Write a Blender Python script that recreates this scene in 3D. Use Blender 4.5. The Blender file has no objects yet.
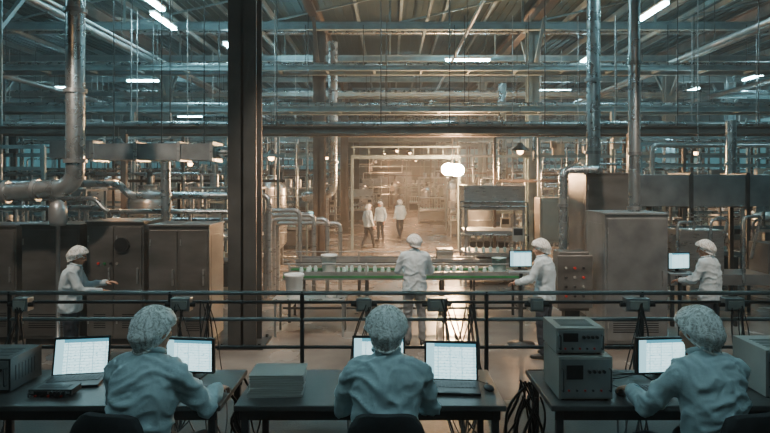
import bpy, math, random
from mathutils import Vector, Matrix, noise
random.seed(7)
V = Vector
scene = bpy.context.scene
COL = scene.collection

# ------------------------------------------------------------------ materials
MATS = {}
def mat(name, base, metal=0.0, rough=0.5, var=0.15, scale=6.0, bump=0.0, bscale=40.0, emit=None, estr=0.0, stretch=(1,1,1), rvar=0.1):
    m = bpy.data.materials.new(name); m.use_nodes = True
    nt = m.node_tree; n = nt.nodes; l = nt.links
    b = n["Principled BSDF"]
    b.inputs["Metallic"].default_value = metal
    tc = n.new("ShaderNodeTexCoord"); mp = n.new("ShaderNodeMapping")
    mp.inputs["Scale"].default_value = stretch
    l.new(tc.outputs["Object"], mp.inputs["Vector"])
    nz = n.new("ShaderNodeTexNoise"); nz.inputs["Scale"].default_value = scale
    nz.inputs["Detail"].default_value = 5
    l.new(mp.outputs["Vector"], nz.inputs["Vector"])
    cr = n.new("ShaderNodeValToRGB")
    cr.color_ramp.elements[0].position = 0.3; cr.color_ramp.elements[1].position = 0.7
    lo = [max(0, c*(1-var)) for c in base]; hi = [min(1, c*(1+var)) for c in base]
    cr.color_ramp.elements[0].color = (*lo, 1); cr.color_ramp.elements[1].color = (*hi, 1)
    l.new(nz.outputs["Fac"], cr.inputs["Fac"]); l.new(cr.outputs["Color"], b.inputs["Base Color"])
    mr = n.new("ShaderNodeMapRange")
    mr.inputs["To Min"].default_value = max(0.02, rough-rvar); mr.inputs["To Max"].default_value = min(1, rough+rvar)
    l.new(nz.outputs["Fac"], mr.inputs["Value"]); l.new(mr.outputs["Result"], b.inputs["Roughness"])
    if bump > 0:
        n2 = n.new("ShaderNodeTexNoise"); n2.inputs["Scale"].default_value = bscale
        n2.inputs["Detail"].default_value = 3
        l.new(mp.outputs["Vector"], n2.inputs["Vector"])
        bp = n.new("ShaderNodeBump"); bp.inputs["Strength"].default_value = bump; bp.inputs["Distance"].default_value = 0.02
        l.new(n2.outputs["Fac"], bp.inputs["Height"]); l.new(bp.outputs["Normal"], b.inputs["Normal"])
    if emit:
        b.inputs["Emission Color"].default_value = (*emit, 1); b.inputs["Emission Strength"].default_value = estr
    MATS[name] = m
    return m

M_conc = mat("concrete_floor", (0.20,0.175,0.155), 0, 0.25, 0.4, 0.9, 0.10, 5, rvar=0.12)
M_deck = mat("platform_deck", (0.07,0.062,0.056), 0.1, 0.5, 0.3, 3, 0.2, 60)
M_wall = mat("wall_paint", (0.10,0.14,0.145), 0, 0.8, 0.25, 1.0, 0.1, 8)
M_roof = mat("roof_sheet", (0.035,0.06,0.065), 0.1, 0.6, 0.3, 0.7)
M_beam = mat("painted_steel_beam", (0.21,0.27,0.28), 0.2, 0.5, 0.25, 2.0)
M_brown = mat("primer_brown_beam", (0.10,0.085,0.075), 0.2, 0.55, 0.3, 2.5)
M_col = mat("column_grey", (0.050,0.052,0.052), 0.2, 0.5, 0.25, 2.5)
M_steel = mat("stainless_steel", (0.52,0.52,0.51), 0.8, 0.30, 0.16, 4, 0.03, 30, stretch=(1,1,6))
M_steel2 = mat("stainless_dull", (0.33,0.345,0.35), 0.65, 0.36, 0.22, 3)
M_rail = mat("rail_steel", (0.24,0.26,0.26), 0.5, 0.45, 0.25, 3)
M_dsteel = mat("dark_steel", (0.06,0.062,0.063), 0.5, 0.45, 0.3, 4)
M_cab = mat("cabinet_steel", (0.215,0.205,0.195), 0.65, 0.34, 0.28, 1.4, 0.03, 6, stretch=(1,1,2.5))
M_cabl = mat("cabinet_beige", (0.40,0.35,0.29), 0.15, 0.5, 0.12, 3)
M_pipe = mat("galvanised_pipe", (0.42,0.45,0.46), 0.8, 0.28, 0.2, 5)
M_black = mat("black_plastic", (0.014,0.014,0.016), 0, 0.45, 0.3, 8)
M_blackf = mat("black_fabric", (0.016,0.017,0.02), 0, 0.85, 0.3, 30, 0.3, 300)
M_rubber = mat("cable_rubber", (0.012,0.012,0.013), 0, 0.5, 0.2, 10)
M_green = mat("green_belt", (0.03,0.20,0.07), 0, 0.4, 0.3, 8)
M_white = mat("white_plastic", (0.85,0.85,0.83), 0, 0.4, 0.04, 3)
M_paper = mat("paper_stack", (0.46,0.46,0.44), 0, 0.8, 0.15, 40, 0.2, 80, stretch=(0.2,0.2,8))
M_inst = mat("instrument_enamel", (0.34,0.33,0.30), 0.1, 0.5, 0.12, 4)
M_desk = mat("desk_laminate", (0.085,0.085,0.085), 0.1, 0.38, 0.2, 3, 0.05, 40)
M_desk2 = mat("desk_frame", (0.065,0.065,0.07), 0.4, 0.45, 0.2, 4)
M_coatF = mat("coat_cotton", (0.46,0.60,0.64), 0, 0.85, 0.10, 5, 0.25, 14)
M_coatM = mat("coat_white_cotton", (0.58,0.69,0.75), 0, 0.85, 0.06, 5, 0.25, 14)
M_trou = mat("dark_trousers", (0.03,0.036,0.048), 0, 0.85, 0.25, 8, 0.2, 30)
M_trouG = mat("grey_trousers", (0.22,0.23,0.24), 0, 0.85, 0.15, 8, 0.2, 30)
M_skin = mat("skin", (0.52,0.29,0.20), 0, 0.5, 0.08, 9, 0.05, 60)
M_hair = mat("dark_hair", (0.035,0.022,0.015), 0, 0.55, 0.4, 60, 0.4, 120)
M_eye = mat("eye_white", (0.7,0.7,0.68), 0, 0.25, 0.02, 5)
M_lip = mat("lips", (0.42,0.16,0.12), 0, 0.45, 0.05, 5)
M_shoe = mat("shoe_leather", (0.02,0.018,0.016), 0, 0.4, 0.2, 8)
M_tubeE = mat("fluorescent_tube", (0.8,0.9,0.9), 0, 0.4, 0, 1, emit=(0.42,0.88,1.0), estr=110)
M_tubeP = mat("fluorescent_tube_dim", (0.8,0.9,0.9), 0, 0.4, 0, 1, emit=(0.58,0.92,1.0), estr=33)
M_bulb = mat("sodium_lamp_glass", (1,0.8,0.5), 0, 0.4, 0, 1, emit=(1.0,0.66,0.34), estr=700)
M_bulb2 = mat("warm_bulb_glass", (1,0.8,0.5), 0, 0.4, 0, 1, emit=(1.0,0.55,0.25), estr=25)
M_glass = mat("window_glow", (0.1,0.2,0.22), 0, 0.3, 0.4, 0.4, emit=(0.16,0.55,0.64), estr=0.24)
M_led = mat("cyan_led", (0.2,0.8,0.9), 0, 0.3, 0, 1, emit=(0.4,0.9,1.0), estr=2)
M_red = mat("red_knob", (0.5,0.04,0.03), 0, 0.4, 0.1, 5)
M_jar = mat("product_jar", (0.55,0.72,0.70), 0, 0.3, 0.1, 20)

def hairnet_mat():
    m = bpy.data.materials.new("hairnet_mesh"); m.use_nodes = True
    nt = m.node_tree; n = nt.nodes; l = nt.links; b = n["Principled BSDF"]
    tc = n.new("ShaderNodeTexCoord")
    nz = n.new("ShaderNodeTexNoise"); nz.inputs["Scale"].default_value = 20; nz.inputs["Detail"].default_value = 9
    nz.inputs["Distortion"].default_value = 3.0
    l.new(tc.outputs["Object"], nz.inputs["Vector"])
    cr = n.new("ShaderNodeValToRGB")
    cr.color_ramp.elements[0].position = 0.34; cr.color_ramp.elements[0].color = (0.42,0.40,0.37,1)
    cr.color_ramp.elements[1].position = 0.56; cr.color_ramp.elements[1].color = (0.90,0.92,0.91,1)
    l.new(nz.outputs["Fac"], cr.inputs["Fac"]); l.new(cr.outputs["Color"], b.inputs["Base Color"])
    b.inputs["Roughness"].default_value = 0.65
    bp = n.new("ShaderNodeBump"); bp.inputs["Strength"].default_value = 0.7; bp.inputs["Distance"].default_value = 0.010
    l.new(nz.outputs["Fac"], bp.inputs["Height"]); l.new(bp.outputs["Normal"], b.inputs["Normal"])
    return m
M_net = hairnet_mat()

def screen_mat(name, seed, strength=2.4):
    m = bpy.data.materials.new(name); m.use_nodes = True
    nt = m.node_tree; n = nt.nodes; l = nt.links; b = n["Principled BSDF"]
    b.inputs["Base Color"].default_value = (0.02,0.02,0.02,1); b.inputs["Roughness"].default_value = 0.2
    tc = n.new("ShaderNodeTexCoord"); sp = n.new("ShaderNodeSeparateXYZ")
    l.new(tc.outputs["Generated"], sp.inputs[0])
    cb = n.new("ShaderNodeCombineXYZ"); l.new(sp.outputs["X"], cb.inputs[0]); l.new(sp.outputs["Z"], cb.inputs[1])
    br = n.new("ShaderNodeTexBrick"); br.inputs["Scale"].default_value = 1.0
    br.inputs["Brick Width"].default_value = 0.24; br.inputs["Row Height"].default_value = 0.085
    br.inputs["Mortar Size"].default_value = 0.008; br.offset = 0.0
    br.inputs["Color1"].default_value = (0.50,0.82,0.88,1); br.inputs["Color2"].default_value = (0.62,0.90,0.94,1)
    br.inputs["Mortar"].default_value = (0.22,0.42,0.48,1)
    l.new(cb.outputs[0], br.inputs["Vector"])
    mp = n.new("ShaderNodeMapping"); mp.inputs["Scale"].default_value = (22, 24, 1); mp.inputs["Location"].default_value = (seed*3.1, seed, 0)
    l.new(cb.outputs[0], mp.inputs["Vector"])
    nz = n.new("ShaderNodeTexNoise"); nz.inputs["Scale"].default_value = 1.0
    l.new(mp.outputs[0], nz.inputs["Vector"])
    gt = n.new("ShaderNodeMath"); gt.operation = 'GREATER_THAN'; gt.inputs[1].default_value = 0.60
    l.new(nz.outputs["Fac"], gt.inputs[0])
    mx = n.new("ShaderNodeMixRGB"); mx.inputs["Color2"].default_value = (0.22,0.44,0.50,1)
    l.new(gt.outputs[0], mx.inputs["Fac"]); l.new(br.outputs["Color"], mx.inputs["Color1"])
    g2 = n.new("ShaderNodeMath"); g2.operation = 'GREATER_THAN'; g2.inputs[1].default_value = 0.90
    l.new(sp.outputs["Z"], g2.inputs[0])
    m2 = n.new("ShaderNodeMixRGB"); m2.inputs["Color2"].default_value = (0.05,0.20,0.27,1)
    l.new(g2.outputs[0], m2.inputs["Fac"]); l.new(mx.outputs[0], m2.inputs["Color1"])
    g3 = n.new("ShaderNodeMath"); g3.operation = 'LESS_THAN'; g3.inputs[1].default_value = 0.16
    l.new(sp.outputs["X"], g3.inputs[0])
    m3 = n.new("ShaderNodeMixRGB"); m3.inputs["Color2"].default_value = (0.26,0.50,0.56,1)
    l.new(g3.outputs[0], m3.inputs["Fac"]); l.new(m2.outputs[0], m3.inputs["Color1"])
    l.new(m3.outputs[0], b.inputs["Emission Color"]); b.inputs["Emission Strength"].default_value = strength
    return m

# ------------------------------------------------------------------ builder
class B:
    def __init__(s, name):
        s.name = name; s.v = []; s.f = []; s.fm = []; s.fs = []; s.mats = []
    def mi(s, m):
        if m not in s.mats: s.mats.append(m)
        return s.mats.index(m)
    def add(s, vs, fs, m, smooth=False):
        o = len(s.v); k = s.mi(m)
        s.v += [tuple(v) for v in vs]
        for f in fs:
            s.f.append([i+o for i in f]); s.fm.append(k); s.fs.append(smooth)
    def box(s, c, d, m, rot=None):
        c = V(c); hx, hy, hz = d[0]/2, d[1]/2, d[2]/2
        vs = [V((x,y,z)) for x in (-hx,hx) for y in (-hy,hy) for z in (-hz,hz)]
        if rot: vs = [rot @ v for v in vs]
        vs = [v+c for v in vs]
        s.add(vs, [(0,1,3,2),(4,6,7,5),(0,4,5,1),(2,3,7,6),(0,2,6,4),(1,5,7,3)], m)
    def bx(s, x0,x1,y0,y1,z0,z1, m):
        s.box(((x0+x1)/2,(y0+y1)/2,(z0+z1)/2), (abs(x1-x0),abs(y1-y0),abs(z1-z0)), m)
    def beam(s, p0, p1, w, h, m):
        p0 = V(p0); p1 = V(p1); d = p1-p0; L = d.length
        q = d.to_track_quat('Y','Z').to_matrix()
        s.box((p0+p1)/2, (w, L, h), m, q)
    def ibeam(s, p0, p1, w, h, m, t=0.03):
        p0 = V(p0); p1 = V(p1); d = p1-p0; L = d.length
        q = d.to_track_quat('Y','Z').to_matrix(); c = (p0+p1)/2; up = q @ V((0,0,1))
        s.box(c, (t, L, h), m, q)
        s.box(c+up*(h/2-t/2), (w, L, t), m, q); s.box(c-up*(h/2-t/2), (w, L, t), m, q)
    def cyl(s, p0, p1, r, m, r1=None, n=14, cap=True):
        p0 = V(p0); p1 = V(p1); d = p1-p0
        if r1 is None: r1 = r
        q = d.to_track_quat('Z','Y').to_matrix()
        vs = []
        for p, rr in ((p0,r),(p1,r1)):
            for i in range(n):
                a = 2*math.pi*i/n
                vs.append(p + q @ V((rr*math.cos(a), rr*math.sin(a), 0)))
        s.add(vs, [(i,(i+1)%n,n+(i+1)%n,n+i) for i in range(n)], m, True)
        if cap:
            s.add(vs, [tuple(range(n-1,-1,-1)), tuple(range(n,2*n))], m)
    def lathe(s, o, prof, m, n=20):
        o = V(o); vs = []; k = len(prof)
        for r, z in prof:
            for i in range(n):
                a = 2*math.pi*i/n
                vs.append(o+V((r*math.cos(a), r*math.sin(a), z)))
        fs = [(j*n+i, j*n+(i+1)%n, (j+1)*n+(i+1)%n, (j+1)*n+i) for j in range(k-1) for i in range(n)]
        s.add(vs, fs, m, True)
        s.add(vs, [tuple(range(n-1,-1,-1)), tuple(range((k-1)*n,k*n))], m)
    def tube(s, pts, r, m, bend=0.12, n=10, seg=5):
        pts = [V(p) for p in pts]; path = [pts[0]]
        for i in range(1, len(pts)-1):
            a, b, c = pts[i-1], pts[i], pts[i+1]
            d0 = (a-b); d1 = (c-b); bb = min(bend, d0.length*.45, d1.length*.45)
            q0 = b+d0.normalized()*bb; q1 = b+d1.normalized()*bb
            for k in range(seg+1):
                t = k/seg
                path.append((1-t)**2*q0 + 2*t*(1-t)*b + t*t*q1)
        path.append(pts[-1])
        s.sweep(path, r, m, n)
    def sweep(s, path, r, m, n=8):
        vs = []; K = len(path); nrm = None
        for i, p in enumerate(path):
            t = (path[min(i+1,K-1)]-path[max(i-1,0)]).normalized()
            if nrm is None:
                nrm = t.orthogonal().normalized()
            else:
                nrm = (nrm - t*nrm.dot(t))
                if nrm.length < 1e-5: nrm = t.orthogonal()
                nrm.normalize()
            bi = t.cross(nrm)
            rr = r[i] if isinstance(r, list) else r
            for k in range(n):
                a = 2*math.pi*k/n
                vs.append(p + nrm*rr*math.cos(a) + bi*rr*math.sin(a))
        fs = [(j*n+i, j*n+(i+1)%n, (j+1)*n+(i+1)%n, (j+1)*n+i) for j in range(K-1) for i in range(n)]
        s.add(vs, fs, m, True)
        s.add(vs, [tuple(range(n-1,-1,-1)), tuple(range((K-1)*n,K*n))], m)
    def ell(s, c, r, m, n=14, k=9):
        vv, ff = ellipsoid(c, r, n, k); s.add(vv, ff, m, True)
    def build(s, loc=(0,0,0), rz=0, bevel=0.0, parent=None):
        me = bpy.data.meshes.new(s.name)
        me.from_pydata(s.v, [], s.f)
        for m in s.mats: me.materials.append(m)
        me.polygons.foreach_set("material_index", s.fm)
        me.polygons.foreach_set("use_smooth", s.fs)
        me.update()
        ob = bpy.data.objects.new(s.name, me); COL.objects.link(ob)
        ob.location = loc; ob.rotation_euler = (0,0,rz)
        if bevel > 0:
            md = ob.modifiers.new("bevel", 'BEVEL'); md.width = bevel; md.segments = 2
            md.limit_method = 'ANGLE'; md.angle_limit = math.radians(50)
        if parent: ob.parent = parent
        return ob

def ellipsoid(c, r, n=14, k=9, rot=None):
    c = V(c); vs = [V((0,0,r[2]))]
    for j in range(1,k):
        ph = math.pi*j/k
        for i in range(n):
            a = 2*math.pi*i/n
            vs.append(V((r[0]*math.sin(ph)*math.cos(a), r[1]*math.sin(ph)*math.sin(a), r[2]*math.cos(ph))))
    vs.append(V((0,0,-r[2])))
    if rot: vs = [rot@v for v in vs]
    vs = [v+c for v in vs]
    fs = [(0,1+i,1+(i+1)%n) for i in range(n)]
    for j in range(k-2):
        for i in range(n):
            a = 1+j*n; fs.append((a+i, a+n+i, a+n+(i+1)%n, a+(i+1)%n))
    L = len(vs)-1; a = 1+(k-2)*n
    fs += [(L, a+(i+1)%n, a+i) for i in range(n)]
    return vs, fs

def empty(name, loc=(0,0,0), rz=0):
    e = bpy.data.objects.new(name, None); COL.objects.link(e)
    e.location = loc; e.rotation_euler = (0,0,rz); e.empty_display_size = 0.2
    return e

# ------------------------------------------------------------------ people
def merge(parts):
    vs = []; fs = []
    for pv, pf in parts:
        o = len(vs); vs += list(pv); fs += [tuple(i+o for i in f) for f in pf]
    return vs, fs
def cone(p0, p1, r0, r1, n=14):
    p0 = V(p0); p1 = V(p1)
    q = (p1-p0).to_track_quat('Z','Y').to_matrix(); vs = []
    for p, r in ((p0,r0),(p1,r1)):
        for i in range(n):
            a = 2*math.pi*i/n; vs.append(p+q@V((r*math.cos(a), r*math.sin(a), 0)))
    fs = [(i,(i+1)%n,n+(i+1)%n,n+i) for i in range(n)] + [tuple(range(n-1,-1,-1)), tuple(range(n,2*n))]
    return vs, fs
def chain(pts, rs, n=14):
    out = []
    for i, p in enumerate(pts):
        out.append(ellipsoid(p, (rs[i],)*3, n, 8))
        if i: out.append(cone(pts[i-1], p, rs[i-1], rs[i], n))
    return out
def remesh(parts, voxel, smooth=4):
    vs, fs = merge(parts)
    me = bpy.data.meshes.new("tmp"); me.from_pydata([tuple(v) for v in vs], [], fs); me.update()
    ob = bpy.data.objects.new("tmp", me); COL.objects.link(ob)
    md = ob.modifiers.new("r", 'REMESH'); md.mode = 'VOXEL'; md.voxel_size = voxel
    if smooth:
        sm = ob.modifiers.new("s", 'SMOOTH'); sm.factor = 0.5; sm.iterations = smooth
    bpy.context.view_layer.update()
    dg = bpy.context.evaluated_depsgraph_get(); ev = ob.evaluated_get(dg); em = ev.to_mesh()
    V2 = [v.co.copy() for v in em.vertices]; N2 = [v.normal.copy() for v in em.vertices]
    F2 = [tuple(p.vertices) for p in em.polygons]
    ev.to_mesh_clear(); bpy.data.objects.remove(ob); bpy.data.meshes.remove(me)
    return V2, N2, F2

def hand_parts(wrist, d, palm, side, curl=0.45):
    Y = V(d).normalized(); Z = (-V(palm)); Z = (Z - Y*Z.dot(Y)).normalized(); X = Y.cross(Z)
    R = Matrix((X,Y,Z)).transposed()
    def T(x,y,z): return V(wrist)+R@V((x*side,y,z))
    parts = []
    parts.append(ellipsoid(T(0,0.045,0), (0.040,0.052,0.017), 14, 8, R))
    parts.append(ellipsoid(T(0.004,0.065,0), (0.040,0.032,0.015), 14, 8, R))
    parts.append(cone(T(0,-0.02,0), T(0,0.03,0), 0.027, 0.030))
    L = [(-0.030,0.088,0.040,0.026,0.019,0.0085),(-0.010,0.094,0.044,0.029,0.020,0.0088),(0.011,0.090,0.041,0.027,0.020,0.0085),(0.030,0.080,0.032,0.021,0.018,0.0075)]
    for k,(x,y,a,b,c,r) in enumerate(L):
        cu = curl*(0.9+0.12*k); p = V((x,y,0)); pts = [V((x,y-0.025,0)), p]
        ang = 0; sp = (x*1.5)
        for seg, f in ((a,0.6),(b,1.1),(c,0.7)):
            ang += cu*f
            p = p + V((math.sin(sp)*seg, math.cos(ang)*seg, -math.sin(ang)*seg)); pts.append(p)
        parts += chain([T(*q) for q in pts], [r*1.1, r*1.08, r, r*0.92, r*0.8], 10)
    tp = [V((-0.022,0.022,-0.004)), V((-0.048,0.050,-0.012)), V((-0.060,0.078,-0.020)), V((-0.060,0.100,-0.030))]
    parts += chain([T(*q) for q in tp], [0.016,0.012,0.0105,0.009], 10)
    return parts

def person(name, loc, rz, J, coat, trous, voxel=0.014, yaw=0, pitch=0, curl=0.4, netr=0.118, folds=0.010, scale=1.0, seed=0, hemr=1.0):
    bd = B(name)
    def put(parts, m, vox, sm=4, fold=0, ff=None):
        vs, ns, fs = remesh(parts, vox, sm)
        if fold:
            for i in range(len(vs)):
                c = vs[i]
                wv = V((noise.noise(c*4+V((seed,0,0))), noise.noise(c*4+V((0,seed,5))), noise.noise(c*4+V((3,0,seed)))))*.14
                c2 = c+wv
                q = V((c2.x*5+seed*5, c2.y*5, c2.z*9))
                q2 = V((c2.x*12, c2.y*12+seed*3, c2.z*22))
                a = 1-2*abs(noise.noise(q)); b2 = 1-2*abs(noise.noise(q2))
                vs[i] = c + ns[i]*(fold*(a*a*1.5-0.6) + fold*0.6*(b2*abs(b2)-0.3))
        if ff is None: bd.add(vs, fs, m, True)
        else:
            o = len(bd.v); bd.v += [tuple(v) for v in vs]
            for f in fs:
                ce = sum((vs[i] for i in f), V())/len(f)
                bd.f.append([i+o for i in f]); bd.fm.append(bd.mi(ff(ce))); bd.fs.append(True)
    P, Nk = V(J['pelvis']), V(J['neck'])
    mid = (P+Nk)/2 + V(J.get('bulge', (0,-0.03,0)))
    def sp(t):
        if t < 0:
            tan = (mid*1.0-P)*2; return P+tan*t*(1 if 'sit' not in J else 0.6)
        c = 2*mid-(P+Nk)/2
        return (1-t)**2*P+2*t*(1-t)*c+t*t*Nk
    shv = (V(J['shR'])-V(J['shL'])); shv.z = 0; shv.normalize()
    rings = [(-.22,.195*hemr,.148*hemr),(-.1,.198*hemr,.150*hemr),(0,.192,.148),(.2,.178,.135),(.38,.176,.130),(.58,.188,.132),(.76,.196,.128),(.86,.180,.112),(.93,.135,.094),(.98,.095,.078),(1.03,.066,.066)]
    vs = []; n = 24
    for t, rx, ry in rings:
        p = sp(t); tan = (sp(min(t+.05,1.1))-sp(t-.05)).normalized()
        f = tan.cross(shv)*-1
        f.normalize()
        for i in range(n):
            a = 2*math.pi*i/n
            ca, sa = math.cos(a), math.sin(a)
            e = 0.85
            vs.append(p + shv*rx*math.copysign(abs(ca)**e, ca) + f*ry*math.copysign(abs(sa)**e, sa))
    K = len(rings)
    fs = [(j*n+i, j*n+(i+1)%n, (j+1)*n+(i+1)%n, (j+1)*n+i) for j in range(K-1) for i in range(n)]
    fs += [tuple(range(n-1,-1,-1)), tuple(range((K-1)*n,K*n))]
    coatp = [(vs, fs)]
    for S in 'RL':
        a, b, c = V(J['sh'+S]), V(J['el'+S]), V(J['wr'+S])
        coatp += chain([a, a.lerp(b,.45), b, b.lerp(c,.4), c], [.072,.064,.055,.053,.042])
        coatp += [ellipsoid(a.lerp(Nk,.35), (.085,.085,.062))]
    put(coatp, coat, voxel, 3, folds)
    up = (V(J['head'])-Nk).normalized(); q = up.to_track_quat('Z','Y').to_matrix()
    ring = [Nk + up*0.024 + q@V((0.070*math.cos(2*math.pi*i/20), 0.070*math.sin(2*math.pi*i/20), 0.0)) for i in range(21)]
    bd.sweep(ring, 0.016, coat, 8)
    leg = []
    for S in 'RL':
        h, k, a = V(J['hip'+S]), V(J['kn'+S]), V(J['an'+S])
        leg += chain([h, h.lerp(k,.5), k, k.lerp(a,.4), a+V((0,0,.02))], [.098,.086,.068,.066,.058])
    leg += [ellipsoid(P+V((0,0,-.02)), (.165,.118,.11))]
    put(leg, trous, max(voxel,.014), 3, folds*.8)
    for S in 'RL':
        a = V(J['an'+S]); fd = V(J.get('foot'+S, (0,1,0))).normalized()
        g = V((a.x, a.y, 0))
        put([ellipsoid(g+V((0,0,.05))-fd*.015,(.042,.042,.048))]+chain([g+V((0,0,.042))-fd*.03, g+V((0,0,.045))+fd*.06, g+V((0,0,.034))+fd*.16],[.038,.042,.032]), M_shoe, .012, 2)
    H = V(J['head']); R = Matrix.Rotation(yaw,3,'Z') @ Matrix.Rotation(pitch,3,'X')
    def T(x,y,z): return H + R@V((x,y,z))
    hp = [ellipsoid(T(0,-.012,.028), (.076,.096,.100), 18, 12, R), ellipsoid(T(0,.028,-.045), (.056,.062,.068), 16, 10, R),
          ellipsoid(T(0,.068,-.088), (.026,.022,.020), 12, 8, R),
          ellipsoid(T(0,.070,.035), (.058,.026,.016), 12, 8, R),
          ellipsoid(T(.040,.062,-.012), (.024,.024,.022), 12, 8, R), ellipsoid(T(-.040,.062,-.012), (.024,.024,.022), 12, 8, R),
          ellipsoid(T(0,.086,-.055), (.026,.012,.013), 12, 8, R)]
    hp += chain([T(0,.088,.024), T(0,.108,-.012), T(0,.108,-.020)], [.010,.013,.015], 10)
    hp += [ellipsoid(T(.014,.098,-.022),(.010,.010,.008),8,6,R), ellipsoid(T(-.014,.098,-.022),(.010,.010,.008),8,6,R)]
    for sx in (1,-1):
        hp += [ellipsoid(T(sx*.078,-.008,-.006), (.010,.020,.031), 10, 8, R), ellipsoid(T(sx*.086,-.014,.004), (.008,.016,.022), 10, 8, R)]
    hp += chain([Nk-V((0,0,.03)), Nk.lerp(H,.5), T(0,-.02,-.04)], [.058,.054,.054])
    Ri = R.inverted()
    def hf(c):
        q = Ri@(c-H)
        return M_hair if (q.y < -.035 and q.z > -.075 and abs(q.x) < .075) or q.z > .07 else M_skin
    put(hp, M_skin, max(.0065, voxel*.5), 2, 0, hf)
    for sx in (1,-1):
        bd.add(*ellipsoid(T(sx*.031,.079,.010), (.0125,.0125,.0105), 10, 8, R), M_eye, True)
        bd.add(*ellipsoid(T(sx*.031,.0895,.010), (.005,.004,.005), 8, 6, R), M_black, True)
        bd.add(*ellipsoid(T(sx*.032,.092,.034), (.018,.005,.0035), 8, 6, R), M_hair, True)
    bd.add(*ellipsoid(T(0,.0965,-.055), (.023,.006,.0065), 10, 6, R), M_lip, True)
    nn, kk = 120, 22; vs = []
    def border(a): return -.018 + .075*math.sin(a)
    for j in range(kk+1):
        u = j/kk
        for i in range(nn):
            a = 2*math.pi*i/nn
            zb = border(a); zt = .150
            ph = u*math.pi*.60
            rr = math.sin(ph) if ph < math.pi/2 else 1-.55*(ph/(math.pi*.6)-.8333)/.1667*.55
            z = zt-(zt-zb)*(1-math.cos(ph))/(1-math.cos(math.pi*.6))
            g = (1-2*abs(noise.noise(V((math.cos(a)*5,math.sin(a)*5,u*2.5+seed*3)))))
            g2 = (1-2*abs(noise.noise(V((math.cos(a)*11,math.sin(a)*11,u*5+seed*9)))))
            ed = .016*math.sin(a*26+2*noise.noise(V((a*3,u*3,seed))))*max(0,(u-.45)/.55)
            w = 1+(.095*(g-.5)+.045*(g2-.5)+.05*noise.noise(V((math.cos(a)*1.7,math.sin(a)*1.7,u*3+seed*7))))*min(1,u*2.0)+ed
            vs.append(T(netr*rr*w*math.cos(a), -.020+(netr+.012)*rr*w*math.sin(a), z+.012*(g-.5)*(1-u)))
    fs = [(j*nn+i, (j+1)*nn+i, (j+1)*nn+(i+1)%nn, j*nn+(i+1)%nn) for j in range(kk) for i in range(nn)]
    base = len(vs)
    for i in range(nn):
        a = 2*math.pi*i/nn
        vs.append(T(.084*math.cos(a), -.015+.099*math.sin(a), border(a)-.014))
    fs += [(kk*nn+i, base+i, base+(i+1)%nn, kk*nn+(i+1)%nn) for i in range(nn)]
    bd.add(vs, fs, M_net, True)
    bd.sweep([V(vs[base+i%nn]) for i in range(0,nn+1,2)], .006, M_net, 6)
    for S, sd in (('R',1),('L',-1)):
        w = V(J['wr'+S]); e = V(J['el'+S]); d = V(J.get('hd'+S, w-e)).normalized()
        pn = V(J.get('pn'+S, (0,0,-1)))
        put(hand_parts(w+d*.018, d, pn, sd, curl), M_skin, .0045 if voxel < .02 else .007, 1)
        bd.cyl(w-(w-e).normalized()*.02, w+(w-e).normalized()*.012, .044, coat, .041, 16)
    ob = bd.build(loc, rz)
    ob.scale = (scale,)*3
    return ob

def stand(lean=0.0, **kw):
    J = dict(pelvis=(0,0,.96), neck=(0,.01+lean,1.475), head=(0,.035+lean*1.25,1.60),
        shR=(.175,lean*.95,1.40), shL=(-.175,lean*.95,1.40),
        elR=(.26,-.03+lean,1.13), elL=(-.26,-.03+lean,1.13), wrR=(.27,.08+lean,.90), wrL=(-.27,.08+lean,.90),
        hipR=(.09,0,.90), hipL=(-.09,0,.90), knR=(.11,.02,.49), knL=(-.11,.02,.49), anR=(.12,-.02,.09), anL=(-.12,-.02,.09),
        pnR=(-1,0,0), pnL=(1,0,0), footR=(.25,1,0), footL=(-.25,1,0))
    J.update(kw); return J
def sit(**kw):
    J = dict(sit=1, pelvis=(0,0,.545), neck=(0,.10,1.135), head=(0,.145,1.245), bulge=(0,-.035,0),
        shR=(.178,.075,1.035), shL=(-.178,.075,1.035), elR=(.25,.17,.81), elL=(-.25,.17,.81),
        wrR=(.13,.43,.815), wrL=(-.13,.43,.815), hdR=(-.1,1,-.12), hdL=(.1,1,-.12),
        hipR=(.10,.04,.54), hipL=(-.10,.04,.54), knR=(.14,.44,.52), knL=(-.14,.44,.52), anR=(.14,.46,.09), anL=(-.14,.46,.09))
    J.update(kw); return J

H0 = 0.55     # platform height
DT = H0+.75
person("seated_operator", (-.02,3.25,H0), 0, sit(), M_coatF, M_trou, .012, 0, -.22, seed=1, folds=.013)
person("seated_operator", (-1.36,3.25,H0), -.20, sit(wrR=(.22,.44,.83), elR=(.29,.19,.83)), M_coatF, M_trou, .012, -.25, -.12, seed=2, folds=.013)
person("seated_operator", (1.77,3.25,H0), .22, sit(wrL=(-.20,.44,.83), elL=(-.29,.19,.83)), M_coatF, M_trou, .012, .22, -.12, seed=3, folds=.013)
person("standing_worker", (0.40,9.7,0), 0.05, stand(.03, elR=(.27,.10,1.16), elL=(-.27,.09,1.16), wrR=(.17,.33,1.10), wrL=(-.17,.33,1.10), pnR=(0,0,-1), pnL=(0,0,-1)), M_coatM, M_trouG, .015, .35, -.45, seed=4, scale=1.02)
person("standing_worker", (2.32,9.0,0), 1.0, stand(.02, elR=(.25,.12,1.16), elL=(-.25,.12,1.16), wrR=(.16,.36,1.10), wrL=(-.16,.36,1.10), pnR=(0,0,-1), pnL=(0,0,-1)), M_coatM, M_trou, .015, .25, -.25, seed=5, scale=1.02)
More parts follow.
